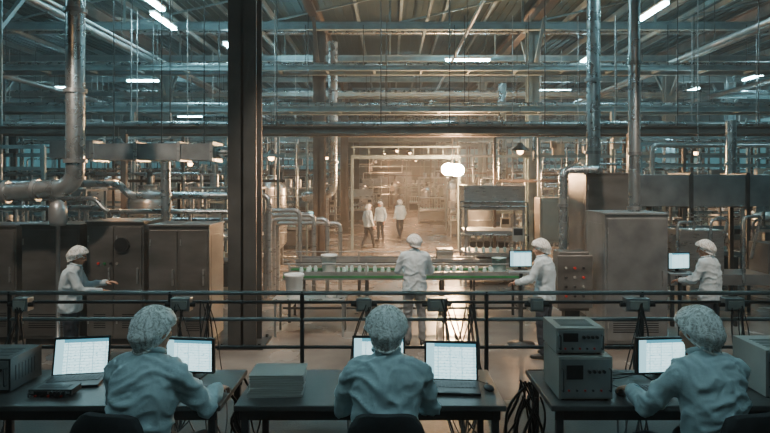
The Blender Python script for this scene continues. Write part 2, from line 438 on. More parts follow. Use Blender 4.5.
person("standing_worker", (4.80,9.0,0), .70, stand(.03, elR=(.25,.12,1.16), elL=(-.25,.12,1.16), wrR=(.16,.36,1.12), wrL=(-.16,.36,1.12), pnR=(0,0,-1), pnL=(0,0,-1)), M_coatM, M_trou, .015, .3, -.2, seed=6, scale=1.01)
person("standing_worker", (-4.42,8.3,0), -1.25, stand(.05, elR=(.25,.15,1.16), elL=(-.25,.15,1.16), wrR=(.14,.40,1.13), wrL=(-.14,.42,1.20), pnR=(0,0,-1), pnL=(0,0,-1)), M_coatM, M_trou, .015, -.1, -.3, seed=7)
person("walking_worker", (-.87,23.7,0), -.9, stand(0, anR=(.10,.22,.09), anL=(-.10,-.20,.12), knR=(.10,.14,.50), knL=(-.10,-.02,.49)), M_coatM, M_trou, .02, .1, 0, seed=8, scale=1.0)
person("walking_worker", (-.42,26.6,0), 2.6, stand(0), M_coatM, M_trou, .02, -.2, 0, seed=9)
person("walking_worker", (.47,28,0), .5, stand(0, anR=(.10,.18,.09), anL=(-.10,-.18,.11)), M_coatM, M_trou, .02, .1, 0, seed=10, scale=1.02)

# ------------------------------------------------------------------ room shell
def shell(name, x0,x1,y0,y1,z0,z1, m):
    b = B(name); b.bx(x0,x1,y0,y1,z0,z1,m); return b.build()
shell("floor", -21,21,-3,62,-.2,0, M_conc)
shell("wall_left", -21.2,-21,-3,62,0,9, M_wall)
shell("wall_right", 21,21.2,-3,62,0,9, M_wall)
shell("wall_back", -21,21,62,62.2,0,9, M_wall)
shell("wall_front", -21,21,-3.2,-3,0,9, M_wall)
b = B("ceiling"); b.bx(-21.2,21.2,-3.2,62.2,9,9.2,M_roof)
for i in range(140):
    x = -21+i*.3; b.bx(x,x+.06,-3,62,8.96,9.0,M_roof)
b.build()
def windows(name, p0, p1, z0, z1, nrm):
    b = B(name); p0 = V(p0); p1 = V(p1); d = (p1-p0); L = d.length; n = int(L/2.0)
    off = V(nrm)*.03
    c = (p0+p1)/2; q = d.to_track_quat('Y','Z').to_matrix()
    b.box(c+off+V((0,0,(z0+z1)/2)), (.03,L,z1-z0), M_glass, q)
    for i in range(n+1):
        p = p0+d*i/n+off*2; b.beam(p+V((0,0,z0)), p+V((0,0,z1)), .10,.10, M_dsteel)
    for z in (z0,(z0+z1)/2,z1):
        b.beam(p0+off*2+V((0,0,z)), p1+off*2+V((0,0,z)), .10,.10, M_dsteel)
    b.build()
windows("window_1", (-21,12,0), (-21,60,0), 3.4, 6.0, (1,0,0))
windows("window_2", (21,12,0), (21,60,0), 3.0, 6.2, (-1,0,0))
windows("window_3", (-20,62,0), (-5,62,0), 3.2, 5.4, (0,-1,0))
windows("window_4", (6,62,0), (20,62,0), 3.0, 6.0, (0,-1,0))
b = B("door_1"); b.bx(-1.2,2.2,61.88,61.98,0,3.6,M_steel2)
for x in (-1.3,.47,2.2): b.bx(x,x+.1,61.80,61.93,0,3.7,M_beam)
b.bx(-1.3,2.3,61.80,61.93,3.6,3.75,M_beam)
for i in range(9): b.bx(-1.2,2.2,61.85,61.88,.2+i*.38,.24+i*.38,M_beam)
b.build()

# ------------------------------------------------------------------ roof steel
b = B("roof_truss_set")
for k, y in enumerate([4,9,14,19,24,29,34,39,44,49,54,59]):
    b.ibeam((-21,y,7.55),(21,y,7.55), .20,.24, M_beam)
    b.ibeam((-21,y,8.60),(21,y,8.60), .16,.20, M_beam)
    for i in range(11):
        x = -21+i*4.2
        b.beam((x,y,7.6),(x,y,8.55), .06,.06, M_beam)
        if k%2: b.beam((x,y,7.6),(x+4.2 if i<10 else x,y,8.55), .05,.05, M_beam)
    b.cyl((-21,y+2.4,7.95),(21,y+2.4,7.95), .06, M_pipe, n=8)
b.build()
b = B("roof_purlin_set")
for i in range(26):
    x = -20.4+i*1.6; b.beam((x,-3,8.83),(x,62,8.83), .10,.18, M_beam)
for x in (-18,-13,-7,-4.5,1.2,7.2,9.3,15.5): b.beam((x,-3,7.85),(x,62,7.85), .08,.12, M_beam)
b.build()
b = B("roof_girder_set")
for x in (-16.3,-9.3,-2.35,4.6,11.6):
    b.ibeam((x,-3,7.9),(x,62,7.9), .26,.42, M_brown)
for x in (-9.3,4.6):
    for y in range(0,60,10):
        b.beam((x,y,8.1),(x+3.4,y+5,8.6), .08,.08, M_beam)
b.build()
b = B("suspended_service_pipe_set")
for x,z,r in ((-7.6,6.5,.08),(-7.3,6.5,.05),(8.9,6.4,.08),(9.2,6.4,.06),(-13,6.2,.10),(13.5,6.2,.10),(2.2,6.9,.05)):
    b.cyl((x,10,z),(x,60,z),r,M_steel2,n=10)
    for y in range(12,60,5): b.cyl((x,y,z),(x,y,7.8),.01,M_dsteel,n=5)
b.build()
def column(x, y, w=.44, m=M_col):
    b = B("steel_column"); t=.04; z1=7.7
    b.bx(x-w/2,x+w/2,y-w/2,y-w/2+t,0,z1,m); b.bx(x-w/2,x+w/2,y+w/2-t,y+w/2,0,z1,m); b.bx(x-t/2,x+t/2,y-w/2,y+w/2,0,z1,m)
    b.bx(x-w*.8,x+w*.8,y-w*.8,y+w*.8,0,.04,m)
    for sx in (-1,1):
        for sy in (-1,1): b.cyl((x+sx*w*.65,y+sy*w*.65,.04),(x+sx*w*.65,y+sy*w*.65,.09),.025,M_dsteel,n=6)
    for s in (-1,1): b.beam((x,y+s*.2,6.2),(x,y+s*1.6,7.7),.1,.1,m)
    b.bx(x-w*.7,x+w*.7,y-w*.7,y+w*.7,7.62,7.7,m)
    b.build()
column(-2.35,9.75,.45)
for x,y in [(-2.35,20),(-2.35,31),(-2.35,42),(4.75,20),(4.75,31),(4.75,42),(-9.3,14),(-9.3,25),(-9.3,36),(11.6,14),(11.6,25),(11.6,36),(-16.3,25),(-16.3,36),(17,30)]:
    column(x,y,.38 if y>15 else .32, M_brown if x==-2.35 else M_beam)

def bridge(y, z, x0, x1, m, sec=.14, pipes=2, seed=0, legs=()):
    rd = random.Random(seed)
    b = B("overhead_pipe_bridge")
    b.ibeam((x0,y,z),(x1,y,z), sec, sec*1.2, m); b.ibeam((x0,y+.9,z+.02),(x1,y+.9,z+.02), sec, sec*1.2, m)
    x = x0
    while x < x1:
        b.beam((x,y,z),(x,y+.9,z), .07,.07, m); x += 1.5
    for k in range(pipes):
        yy = y+.2+k*.25; b.cyl((x0,yy,z+sec*.6+.07),(x1,yy,z+sec*.6+.07), .05+.02*rd.random(), M_pipe, n=10)
    for i in range(int((x1-x0)/2.3)):
        xx = x0+1+i*2.3+rd.uniform(-.5,.5)
        b.cyl((xx,y+.05,z),(xx,y+.05,7.5), .013, M_dsteel, n=6)
    for xx in legs: b.beam((xx,y,0),(xx,y,z),.12,.12,m)
    b.build()
bridge(14,3.84,-13,13,M_brown,.16,2,1,(-12.5,-6.2,5.6,12.5))
bridge(17.5,4.75,-15,15,M_beam,.14,3,2,(-14,-7.5,6.5,14))
bridge(22,4.4,-17,17,M_brown,.15,2,3,(-16,-8,8.6,16))
bridge(27,4.9,-18,18,M_brown,.16,3,4,(-17,17))
bridge(34,5.0,-20,20,M_beam,.2,3,5,(-19,19))
bridge(18.6,6.15,-20,20,M_beam,.13,2,6)
bridge(26,6.4,-20,20,M_beam,.13,2,7)
b = B("aisle_gantry_frame")
b.bx(-1.5,2.7,23.0,23.2,3.50,3.64,M_beam); b.bx(-1.5,-1.40,23.0,23.12,0,3.5,M_beam); b.bx(2.60,2.7,23.0,23.12,0,3.5,M_beam)
b.bx(-1.5,2.7,23.05,23.12,3.93,3.99,M_beam)
for i in range(8): b.bx(-1.4+i*.57,-1.36+i*.57,23.07,23.11,3.63,3.95,M_beam)
b.build()

# ------------------------------------------------------------------ light fixtures
def strip(x,y,z=7.15,L=1.6,ax='Y', m=M_tubeE, drop=.9):
    b = B("strip_light")
    d = V((0,1,0)) if ax=='Y' else V((1,0,0)); s = V((1,0,0)) if ax=='Y' else V((0,1,0))
    c = V((x,y,z))
    b.beam(c-d*L/2+V((0,0,.08)), c+d*L/2+V((0,0,.08)), .16,.05, M_white)
    for k in (-1,1):
        b.cyl(c-d*L*.48+s*.04*k, c+d*L*.48+s*.04*k, .030, m, n=8)
        b.cyl(c+d*L*.4*k+V((0,0,.1)), c+d*L*.4*k+V((0,0,drop+.1)), .008, M_dsteel, n=5)
    b.build()
for x,y,ax in [(-6.0,15,'Y'),(-6.4,17,'Y'),(7,16,'Y'),(7.3,22,'Y'),(2.9,22.4,'X'),(-5.4,20.5,'Y'),(-16,29,'X'),(-18.5,31,'X'),(15,30,'Y'),(15.8,26,'Y'),(8.2,30,'X'),(-3.6,23.5,'X'),(-11,27,'X'),(10,38,'X'),(-7,36,'X'),(1,36,'X'),(17,40,'X'),(-14,42,'X'),(4,46,'X')]:
    strip(x,y,7.15,1.7,ax)
strip(18.5,27,5.6,2.2,'Y',drop=2.2); strip(12,24.6,4.45,1.8,'X',drop=3.3)
for x,y in [(-2.6,2.2),(0,2.0),(2.6,2.2)]: strip(x,y,5.2,1.5,'X',M_tubeP,drop=2.7)
for x,y in [(-11,9),(-5.5,10),(5.5,10.5),(11,9),(0,11.5)]: strip(x,y,6.9,1.6,'X',drop=1.0)  # extra strips above the view, added to light the near bays

WARM = (1.0,0.52,0.24)
def plight(name, loc, power, col, r=.12):
    L = bpy.data.lights.new(name,'POINT'); L.energy = power; L.color = col; L.shadow_soft_size = r
    o = bpy.data.objects.new(name, L); COL.objects.link(o); o.location = loc; return o
def slight(name, loc, power, col, target, ang, r=.1):
    L = bpy.data.lights.new(name,'SPOT'); L.energy = power; L.color = col; L.shadow_soft_size = r
    L.spot_size = math.radians(ang); L.spot_blend = .6
    o = bpy.data.objects.new(name, L); COL.objects.link(o); o.location = loc
    o.rotation_euler = (V(target)-V(loc)).to_track_quat('-Z','Y').to_euler(); return o
e = B("floodlight")
e.cyl((2.3,22.1,3.3),(2.3,22.1,4.4),.02,M_dsteel,n=8)
for x,z,r in ((2.16,3.08,.27),(2.46,3.05,.27)):
    e.ell((x,22.05,z),(r,.12,r*.85),M_bulb)
    e.lathe((x,22.22,z),[(r*.5,-.14),(r*.8,-.12),(r*.8,.12),(r*.5,.14)],M_dsteel)
e.build()
plight("floodlight_lamp",(2.32,21.5,3.0),2100,WARM,.25)
def pendant(x,y,z,power,top,r=.09,col=WARM,target=None,ang=150):
    b = B("pendant_lamp"); b.cyl((x,y,z+.2),(x,y,top),.01,M_dsteel,n=6)
    b.lathe((x,y,z),[(.06,.26),(.09,.2),(.24,.06),(.25,.03),(.23,.03),(.05,.18)],M_dsteel)
    b.ell((x,y,z+.02),(r,r,r),M_bulb2); b.build()
    slight("pendant_lamp_light",(x,y,z-.14),power,col,target or (x,y,0),ang,.1)
pendant(-3.4,17.2,3.3,380,4.7); pendant(-6.5,19.5,3.2,240,4.7); pendant(.4,33,4.3,1000,5); pendant(3.6,16.6,3.45,240,4.7)
pendant(-5.8,12.8,3.3,100,3.8); pendant(1.4,42,4.6,1500,7.5); pendant(-2.9,27.5,3.7,320,4.8); pendant(6.3,26.6,3.9,320,4.8)
pendant(-.5,52,5.0,2200,7.5,ang=170); pendant(2.5,58,4.6,900,7.5,ang=170); pendant(-10.5,22.6,3.6,240,4.4); pendant(9.4,18.4,3.5,200,4.7)
pendant(.5,18.6,4.3,320,4.75)
FILL_COL = (1.0,0.82,0.66)
pendant(-.4,7.6,6.2,1250,7.5,col=FILL_COL,target=(0,10.9,.5),ang=82); pendant(-4.9,6.6,5.2,480,7.5,col=FILL_COL,target=(-4.7,9.4,.8),ang=85); pendant(4.4,6.6,5.2,560,7.5,col=FILL_COL,target=(4.3,9.4,.8),ang=85)  # added pendants out of view: fill spots aimed at conveyor and side cabinets

# ------------------------------------------------------------------ platform, railing
b = B("control_platform")
b.bx(-8,8,-2.5,5.75,H0-.06,H0,M_deck); b.ibeam((-8,5.72,H0-.16),(8,5.72,H0-.16),.08,.2,M_dsteel)
for x in range(-7,8,2):
    b.bx(x-.05,x+.05,5.6,5.7,0,H0-.06,M_dsteel); b.bx(x-.05,x+.05,2.0,2.1,0,H0-.06,M_dsteel); b.bx(x-.05,x+.05,-2.3,-2.2,0,H0-.06,M_dsteel)
b.build()
b = B("pipe_railing")
for z,r in ((1.605,.020),(1.52,.015),(1.36,.018),(1.10,.016)): b.cyl((-7.9,5.6,z),(7.9,5.6,z),r,M_rail if z in (1.605,1.36) else M_dsteel,n=10)
for x in (-7.2,-5.4,-3.55,-2.05,-.82,.9,2.35,4.1,5.9,7.6):
    b.cyl((x,5.6,H0),(x,5.6,1.62),.020,M_dsteel,n=10); b.lathe((x,5.6,H0),[(.06,0),(.06,.012),(.03,.03)],M_dsteel,12)
for x,w in ((-1.93,.18),(-.24,.14),(.43,.17),(2.28,.22),(3.17,.18),(-3.4,.14),(1.35,.12)):
    b.box((x,5.56,1.51),(w,.10,.12),M_steel2); b.box((x,5.50,1.51),(w*.75,.02,.08),M_inst)
    b.cyl((x-w/2,5.53,1.51),(x-w/2-.05,5.53,1.51),.02,M_black,n=8); b.cyl((x+w/2,5.53,1.51),(x+w/2+.05,5.53,1.51),.02,M_black,n=8)
b.build(bevel=.004)

# ------------------------------------------------------------------ desks
def desk(x0,x1,y0=3.60,y1=4.30):
    b = B("work_desk")
    b.bx(x0,x1,y0,y1,DT-.035,DT,M_desk); b.bx(x0+.03,x1-.03,y0+.03,y0+.05,DT-.10,DT-.035,M_desk2); b.bx(x0+.03,x1-.03,y1-.05,y1-.03,DT-.10,DT-.035,M_desk2)
    for x in (x0+.06,x1-.06):
        for y in (y0+.05,y1-.05): b.bx(x-.022,x+.022,y-.022,y+.022,H0,DT-.035,M_desk2)
        b.bx(x-.015,x+.015,y0+.05,y1-.05,H0+.12,H0+.15,M_desk2)
    b.bx(x0+.06,x1-.06,y1-.065,y1-.045,H0+.2,H0+.23,M_desk2)
    b.build(bevel=.006)
desk(-.94,.70); desk(-2.75,-1.02); desk(.97,2.75)

# ------------------------------------------------------------------ laptops / monitors
def laptop(x,y,rz,w=.36,h=.245,tilt=.28,seed=1):
    e = empty("laptop",(x,y,DT),rz)
    b = B("base"); b.bx(-w/2,w/2,-.25,0,0,.018,M_black)
    for r in range(5):
        for c in range(13): b.bx(-w/2+.02+c*(w-.04)/13, -w/2+.02+(c+.82)*(w-.04)/13, -.05-r*.024,-.031-r*.024,.018,.021,M_desk2)
    b.bx(-.05,.05,-.235,-.18,.018,.0195,M_desk2)
    b.cyl((-w*.4,.004,.014),(w*.4,.004,.014),.009,M_black,n=8)
    b.build(parent=e,bevel=.002)
    R = Matrix.Rotation(-tilt,3,'X')
    b = B("lid"); b.box(R@V((0,.008,h/2+.01)),(w,.012,h+.02),M_black,R); b.build(parent=e,bevel=.003)
    me = bpy.data.meshes.new("screen"); ww=w/2-.014
    me.from_pydata([(-ww,0,.022),(ww,0,.022),(ww,0,h+.002),(-ww,0,h+.002)],[],[(0,1,2,3)])
    me.materials.append(screen_mat("laptop_screen",seed))
    s = bpy.data.objects.new("screen",me); COL.objects.link(s); s.parent = e; s.rotation_euler=(-tilt,0,0); s.location=(0,-.0005,0)
    return e
laptop(-2.14,4.14,.18,.37,.25,.25,1); laptop(-.08,4.16,.0,.37,.25,.2,3); laptop(.41,4.02,-.08,.36,.25,.25,4)
def monitor(x,y,z,rz,w=.36,h=.25,seed=1,pole=.06,name="computer_monitor"):
    e = empty(name,(x,y,z),rz)
    b = B("housing"); b.box((0,.02,pole+h/2),(w,.035,h),M_black); b.box((0,.045,pole+h/2),(w*.6,.03,h*.6),M_black)
    b.box((0,.06,pole*.5+.03),(.05,.03,pole+.06),M_black); b.box((0,.05,.006),(w*.55,.17,.012),M_black)
    b.build(parent=e,bevel=.004)
    me = bpy.data.meshes.new("screen"); ww=w/2-.015
    me.from_pydata([(-ww,0,pole+.015),(ww,0,pole+.015),(ww,0,pole+h-.015),(-ww,0,pole+h-.015)],[],[(0,1,2,3)])
    me.materials.append(screen_mat("monitor_screen",seed))
    s = bpy.data.objects.new("screen",me); COL.objects.link(s); s.parent = e; s.location=(0,.0015,0)
monitor(-1.38,4.12,DT,-.12,.35,.24,5,.03); monitor(1.86,4.10,DT,.10,.36,.25,6,.03)
def keyboard(x,y,rz=0):
    b = B("keyboard"); b.box((0,0,.009),(.40,.13,.018),M_black)
    for r in range(5):
        for c in range(16): b.box((-.18+c*.024,-.048+r*.024,.020),(.02,.019,.006),M_desk2)
    b.build((x,y,DT),rz,bevel=.002)
keyboard(-1.30,3.86,-.15); keyboard(1.74,3.86,.12)
def mouse(x,y,rz=0):
    b = B("computer_mouse"); vv,ff = ellipsoid((0,0,.012),(.031,.052,.022),16,10)
    b.add([V((v.x,v.y,max(0,v.z))) for v in vv],ff,M_black,True); b.cyl((0,.02,.030),(0,.036,.031),.006,M_desk2,n=8)
    b.sweep([V((0,.05,.012)),V((.02,.10,.006)),V((-.02,.18,.006)),V((.03,.26,.006))],.0025,M_rubber,5); b.build((x,y,DT),rz)
mouse(.64,3.88,.2); mouse(1.46,3.80,-.1)

b = B("document_stack")
rd = random.Random(3); z = 0
for i in range(9):
    t = rd.uniform(.012,.022); R = Matrix.Rotation(rd.uniform(-.05,.05),3,'Z'); dx=rd.uniform(-.01,.01)
    b.box((dx,0,z+t/2),(.33,.25,t*.8),M_paper,R); b.box((dx,0,z+t*.95),(.34,.255,.003),M_inst if i%3 else M_paper,R); z += t
b.build((-.72,3.86,DT),.06)
def instrument(name, x,y,z,w,d,h,m=M_inst,seed=0):
    b = B(name)
    b.bx(-w/2,w/2,-d/2,d/2,.012,h,m); b.bx(-w/2+.012,w/2-.012,-d/2-.006,-d/2,.024,h-.012,M_steel2)
    for sx in (-1,1):
        for sy in (-1,1): b.cyl((sx*(w/2-.03),sy*(d/2-.03),0),(sx*(w/2-.03),sy*(d/2-.03),.014),.012,M_black,n=8)
        b.tube([(sx*(w/2-.02),-d/2-.006,h*.25),(sx*(w/2-.02),-d/2-.035,h*.25),(sx*(w/2-.02),-d/2-.035,h*.75),(sx*(w/2-.02),-d/2-.006,h*.75)],.005,M_dsteel,.01,6,3)
    b.bx(-w*.36,-w*.05,-d/2-.009,-d/2-.004,h*.5,h*.82,M_black)
    for i in range(4): b.cyl((w*.06+i*w*.09,-d/2-.004,h*.68),(w*.06+i*w*.09,-d/2-.022,h*.68),.010,M_black,n=10)
    for i in range(5): b.cyl((-w*.32+i*w*.15,-d/2-.004,h*.25),(-w*.32+i*w*.15,-d/2-.014,h*.25),.007,M_dsteel if i%2 else M_red,n=8)
    for i in range(7): b.bx(w/2,w/2+.002,-d*.35+i*d*.1,-d*.35+i*d*.1+.012,h*.3,h*.75,M_black)
    for i in range(6): b.bx(-w*.35,w*.35,-d*.3+i*d*.1,-d*.3+i*d*.1+.01,h,h+.002,M_black)
    b.build((x,y,z),0,bevel=.005)
instrument("signal_analyzer",1.20,3.86,DT,.33,.36,.27,M_inst,1)
instrument("power_supply_unit",1.18,3.88,DT+.272,.30,.32,.165,M_inst,2)
instrument("bench_instrument",2.50,3.90,DT,.34,.36,.30,M_inst,3)
instrument("bench_power_unit",-2.58,3.98,DT,.34,.34,.22,M_dsteel,4)
instrument("docking_unit",-2.12,3.80,DT,.27,.12,.05,M_dsteel,5)

def cables(starts, ends, n, sag, seed, r=.006, name="cable_bundle", jit=.05):
    rd = random.Random(seed); b = B(name)
    for k in range(n):
        a = V(rd.choice(starts))+V((rd.uniform(-jit,jit),rd.uniform(-jit,jit)*.6,rd.uniform(-.01,.02)))
        c = V(rd.choice(ends))+V((rd.uniform(-jit,jit),rd.uniform(-jit,jit),0))
        s = sag*rd.uniform(.3,1.2); w = V((rd.uniform(-.14,.14),rd.uniform(-.05,.05),0)); path=[]
        for i in range(15):
            t = i/14; p = a.lerp(c,t)+V((0,0,-s*4*t*(1-t)))+w*math.sin(math.pi*t)+V((.02*math.sin(9*t+k),0,0))
            path.append(p)
        b.sweep(path, r*rd.uniform(.7,1.4), M_rubber, 6)
    b.build()
cables([(.50,5.52,1.55),(.75,5.52,1.52)],[(.52,4.45,H0+.02),(.62,4.5,H0+.02),(.70,4.9,H0+.02)],18,.12,1)
cables([(-1.95,5.52,1.52),(-1.7,5.52,1.52)],[(-1.3,4.5,H0+.02),(-1.15,4.42,H0+.02),(-1.8,5.0,H0+.02)],18,.12,2)
cables([(.93,4.2,DT-.06),(.93,3.9,DT-.06)],[(.86,3.95,H0+.02),(.84,4.3,H0+.02),(.86,4.1,H0+.02)],14,.0,3,.008)
cables([(2.3,5.52,1.52)],[(1.7,4.5,H0+.02),(2.0,4.6,H0+.02)],8,.12,4)
cables([(-.2,5.52,1.5)],[(-.25,4.6,H0+.02)],5,.1,5)
cables([(-.98,4.25,DT-.05),(-.98,3.9,DT-.06)],[(-.98,4.35,H0+.02),(-.97,4.1,H0+.02)],8,.0,6,.008)
cables([(3.2,5.52,1.5)],[(2.9,4.6,H0+.02)],6,.1,7); cables([(-3.4,5.52,1.5)],[(-2.95,4.5,H0+.02)],7,.1,8)
cables([(1.3,4.04,DT+.1),(1.2,4.05,DT+.05)],[(1.7,4.15,DT+.02),(1.0,4.25,DT+.015)],5,.03,9,.004,jit=.02)

def chair(x,y,rz):
    e = empty("office_chair",(x,y,H0),rz)
    b = B("seat"); vv,ff = ellipsoid((0,.02,.42),(.25,.24,.045),24,10); b.add(vv,ff,M_blackf,True); b.build(parent=e)
    b = B("backrest"); vs=[]; n=14; k=10
    for side in (0,1):
        for j in range(k+1):
            for i in range(n+1):
                u = i/n*2-1; w = j/k
                hw = .20*(1-.25*max(0,(w-.75)/.25)**2)*(.85+.15*min(1,w*3))
                zz = .52+.43*w - (.03*(abs(u)**4))*(1 if w>.5 else -1)
                yy = -.235 + .05*u*u - .04*math.sin(w*2.6) - (.045 if side else 0)
                vs.append(V((u*hw,yy,zz)))
    m = (n+1)*(k+1); fs=[]
    for j in range(k):
        for i in range(n):
            a=j*(n+1)+i; fs.append((a,a+1,a+n+2,a+n+1)); fs.append((m+a,m+a+n+1,m+a+n+2,m+a+1))
    for i in range(n):
        fs.append((i,m+i,m+i+1,i+1)); a=k*(n+1)+i; fs.append((a,a+1,m+a+1,m+a))
    for j in range(k):
        a=j*(n+1); fs.append((a,a+n+1,m+a+n+1,m+a)); a+=n; fs.append((a,m+a,m+a+n+1,a+n+1))
    b.add(vs,fs,M_blackf,True); b.build(parent=e,bevel=.01)
    b = B("frame"); b.tube([(0,-.10,.37),(0,-.36,.38),(0,-.34,.62)],.02,M_black,.06); b.cyl((0,0,.10),(0,0,.38),.028,M_dsteel)
    for i in range(5):
        a = i*2*math.pi/5+.3; c,s=math.cos(a),math.sin(a)
        b.cyl((0,0,.11),(.27*c,.27*s,.075),.024,M_black,.016); b.cyl((.27*c-.02*s,.27*s+.02*c,.03),(.27*c+.02*s,.27*s-.02*c,.03),.03,M_black,n=12)
    b.build(parent=e)
chair(-.02,3.22,0); chair(-1.36,3.22,-.20); chair(1.77,3.22,.22)

# ------------------------------------------------------------------ cabinets and machines (mid-ground)
def cabinet(name,x0,x1,y0,y1,z1,m=M_cab,doors=1,gauge=False):
    b = B(name); z0=.1
    b.bx(x0,x1,y0,y1,z0,z1,m); b.bx(x0+.04,x1-.04,y0+.04,y1-.04,0,z0,M_dsteel)
    w = (x1-x0)/doors
    for k in range(doors):
        a = x0+k*w
        b.bx(a+.03,a+w-.03,y0-.022,y0,z0+.05,z1-.06,m)
        b.bx(a+w-.10,a+w-.075,y0-.05,y0-.022,z0+.9,z0+1.15,M_steel)
        for z in (z0+.25,z1-.3): b.cyl((a+.035,y0-.03,z),(a+.035,y0-.03,z+.1),.012,M_steel,n=8)
        for i in range(7): b.bx(a+.12,a+w-.15,y0-.026,y0-.02,z0+.18+i*.035,z0+.195+i*.035,M_black)
    b.bx(x0-.015,x1+.015,y0-.03,y1+.015,z1,z1+.03,m)
    if gauge:
        cx=(x0+x1)/2+.12
        b.cyl((cx,y0-.06,z1-.35),(cx,y0-.02,z1-.35),.12,M_dsteel,n=24); b.cyl((cx,y0-.065,z1-.35),(cx,y0-.06,z1-.35),.10,M_black,n=24)
        for i in range(4): b.cyl((x0+.2+i*.1,y0-.05,z1-.65),(x0+.2+i*.1,y0-.02,z1-.65),.02,[M_red,M_green,M_black,M_inst][i],n=10)
    for s in (x0-.004,x1): b.bx(s,s+.004,y0+.1,y1-.1,z0+.2,z1-.15,m)
    return b.build(bevel=.008)
cabinet("stainless_cabinet",-3.82,-2.86,9.5,10.3,1.93,M_cab,2)
cabinet("control_cabinet",-4.90,-3.98,9.7,10.5,1.97,M_cab,2,gauge=True)
cabinet("control_cabinet",-5.95,-5.02,9.7,10.5,1.92,M_cab,1)
cabinet("control_cabinet",-7.1,-6.1,9.8,10.6,1.90,M_cab,1)
cabinet("stainless_cabinet",3.37,4.35,9.4,10.3,2.12,M_steel2,1)
cabinet("machine_housing",3.72,4.75,11.4,12.5,2.78,M_cab,1)
b = B("control_pedestal"); b.bx(2.74,3.22,9.7,10.1,.55,1.5,M_cab); b.bx(2.86,3.1,9.8,10.0,0,.55,M_dsteel)
b.bx(2.70,3.26,9.65,9.70,.6,1.45,M_cab)
for i in range(3):
    for j in range(4): b.cyl((2.83+i*.14,9.65,.8+j*.15),(2.83+i*.14,9.62,.8+j*.15),.02,[M_red,M_black,M_dsteel,M_inst][(i+j)%4],n=10)
b.build(bevel=.006)
def mon_stand(x,y,z,rz,seed):
    b = B("monitor_stand"); b.cyl((x,y,0),(x,y,z-.03),.03,M_dsteel); b.lathe((x,y,0),[(.22,0),(.22,.02),(.04,.05)],M_dsteel); b.box((x,y,z-.015),(.45,.32,.03),M_steel2); b.build()
    monitor(x,y+.02,z,rz,.38,.27,seed,.05)
mon_stand(2.13,9.75,1.20,.1,8); mon_stand(4.66,9.65,1.18,.15,9)

b = B("horizontal_steel_duct")
b.bx(4.85,9.5,12.0,12.9,2.14,2.78,M_steel2)
for i in range(5): b.bx(4.85+i*1.13,4.93+i*1.13,11.97,12.93,2.10,2.82,M_dsteel)
for x in (5.2,7.2,9.3):
    b.bx(x,x+.08,12.1,12.18,0,2.14,M_dsteel); b.bx(x,x+.08,12.7,12.78,0,2.14,M_dsteel)
b.build(bevel=.01)
b = B("extraction_duct")
b.bx(-5.5,-3.25,11.0,11.6,3.04,3.34,M_steel2); b.bx(-6.3,-5.5,11.1,11.5,3.08,3.40,M_steel2)
for x in (-5.5,-4.7,-3.9,-3.3): b.bx(x,x+.06,10.97,11.63,3.01,3.37,M_steel)
for x in (-6.1,-5.2,-4.3,-3.5): b.cyl((x,11.3,3.3),(x,11.3,7.5),.012,M_dsteel,n=6)
b.tube([(-3.25,11.3,3.19),(-2.95,11.3,3.19),(-2.95,11.3,2.3)],.12,M_pipe,.15,14)
b.build(bevel=.01)

def duct(name,pts,r,m=M_pipe,flz=()):
    b = B(name); b.tube(pts,r,m,r*2.2,20,7)
    for p,ax in flz:
        p=V(p); d=V(ax)*.03; b.cyl(p-d,p+d,r*1.25,M_steel2,n=20)
    b.build()
duct("ventilation_pipe",[(-4.72,9.0,8.9),(-4.72,9.0,2.55),(-5.5,9.0,2.50),(-5.75,9.0,2.48)],.135,M_pipe,[((-4.72,9,5.2),(0,0,1)),((-4.72,9,2.95),(0,0,1)),((-4.72,9,4.0),(0,0,1)),((-5.3,9,2.51),(1,0,0)),((-5.75,9,2.48),(1,0,0))])
duct("ventilation_pipe",[(3.94,11.62,8.9),(3.94,11.62,2.82)],.13,M_pipe,[((3.94,11.62,4.6),(0,0,1)),((3.94,11.62,3.2),(0,0,1)),((3.94,11.62,2.86),(0,0,1))])
duct("ventilation_pipe",[(3.85,11.1,2.86),(3.2,11.1,2.86),(3.2,11.1,1.2)],.075,M_pipe,[((3.6,11.1,2.86),(1,0,0)),((3.2,11.1,2.2),(0,0,1))])
duct("ventilation_pipe",[(4.05,9.95,8.9),(4.05,9.95,2.15)],.095,M_pipe,[((4.05,9.95,4.6),(0,0,1)),((4.05,9.95,3.1),(0,0,1)),((4.05,9.95,2.2),(0,0,1))])
duct("ventilation_pipe",[(7.05,12.4,3.9),(7.05,12.4,2.80)],.10,M_pipe,[((7.05,12.4,3.0),(0,0,1))])
duct("ventilation_pipe",[(-1.95,20.5,7.4),(-1.95,20.5,2.2),(-3.0,20.5,2.1)],.16,M_pipe,[((-1.95,20.5,4.4),(0,0,1)),((-1.95,20.5,3.3),(0,0,1))])
duct("ventilation_pipe",[(3.4,18.2,5.6),(3.4,18.2,2.6)],.11,M_pipe,[((3.4,18.2,3.6),(0,0,1))])
duct("ventilation_pipe",[(-4.15,11.1,3.0),(-4.15,11.1,1.0)],.085,M_pipe,[((-4.15,11.1,2.4),(0,0,1))])
b = B("filter_vessel"); b.lathe((-4.98,9.0,0),[(.16,0),(.16,.03),(.03,.05),(.03,1.97),(.10,1.98),(.13,2.04),(.13,2.24),(.09,2.33),(.02,2.37)],M_steel2,18); b.build()

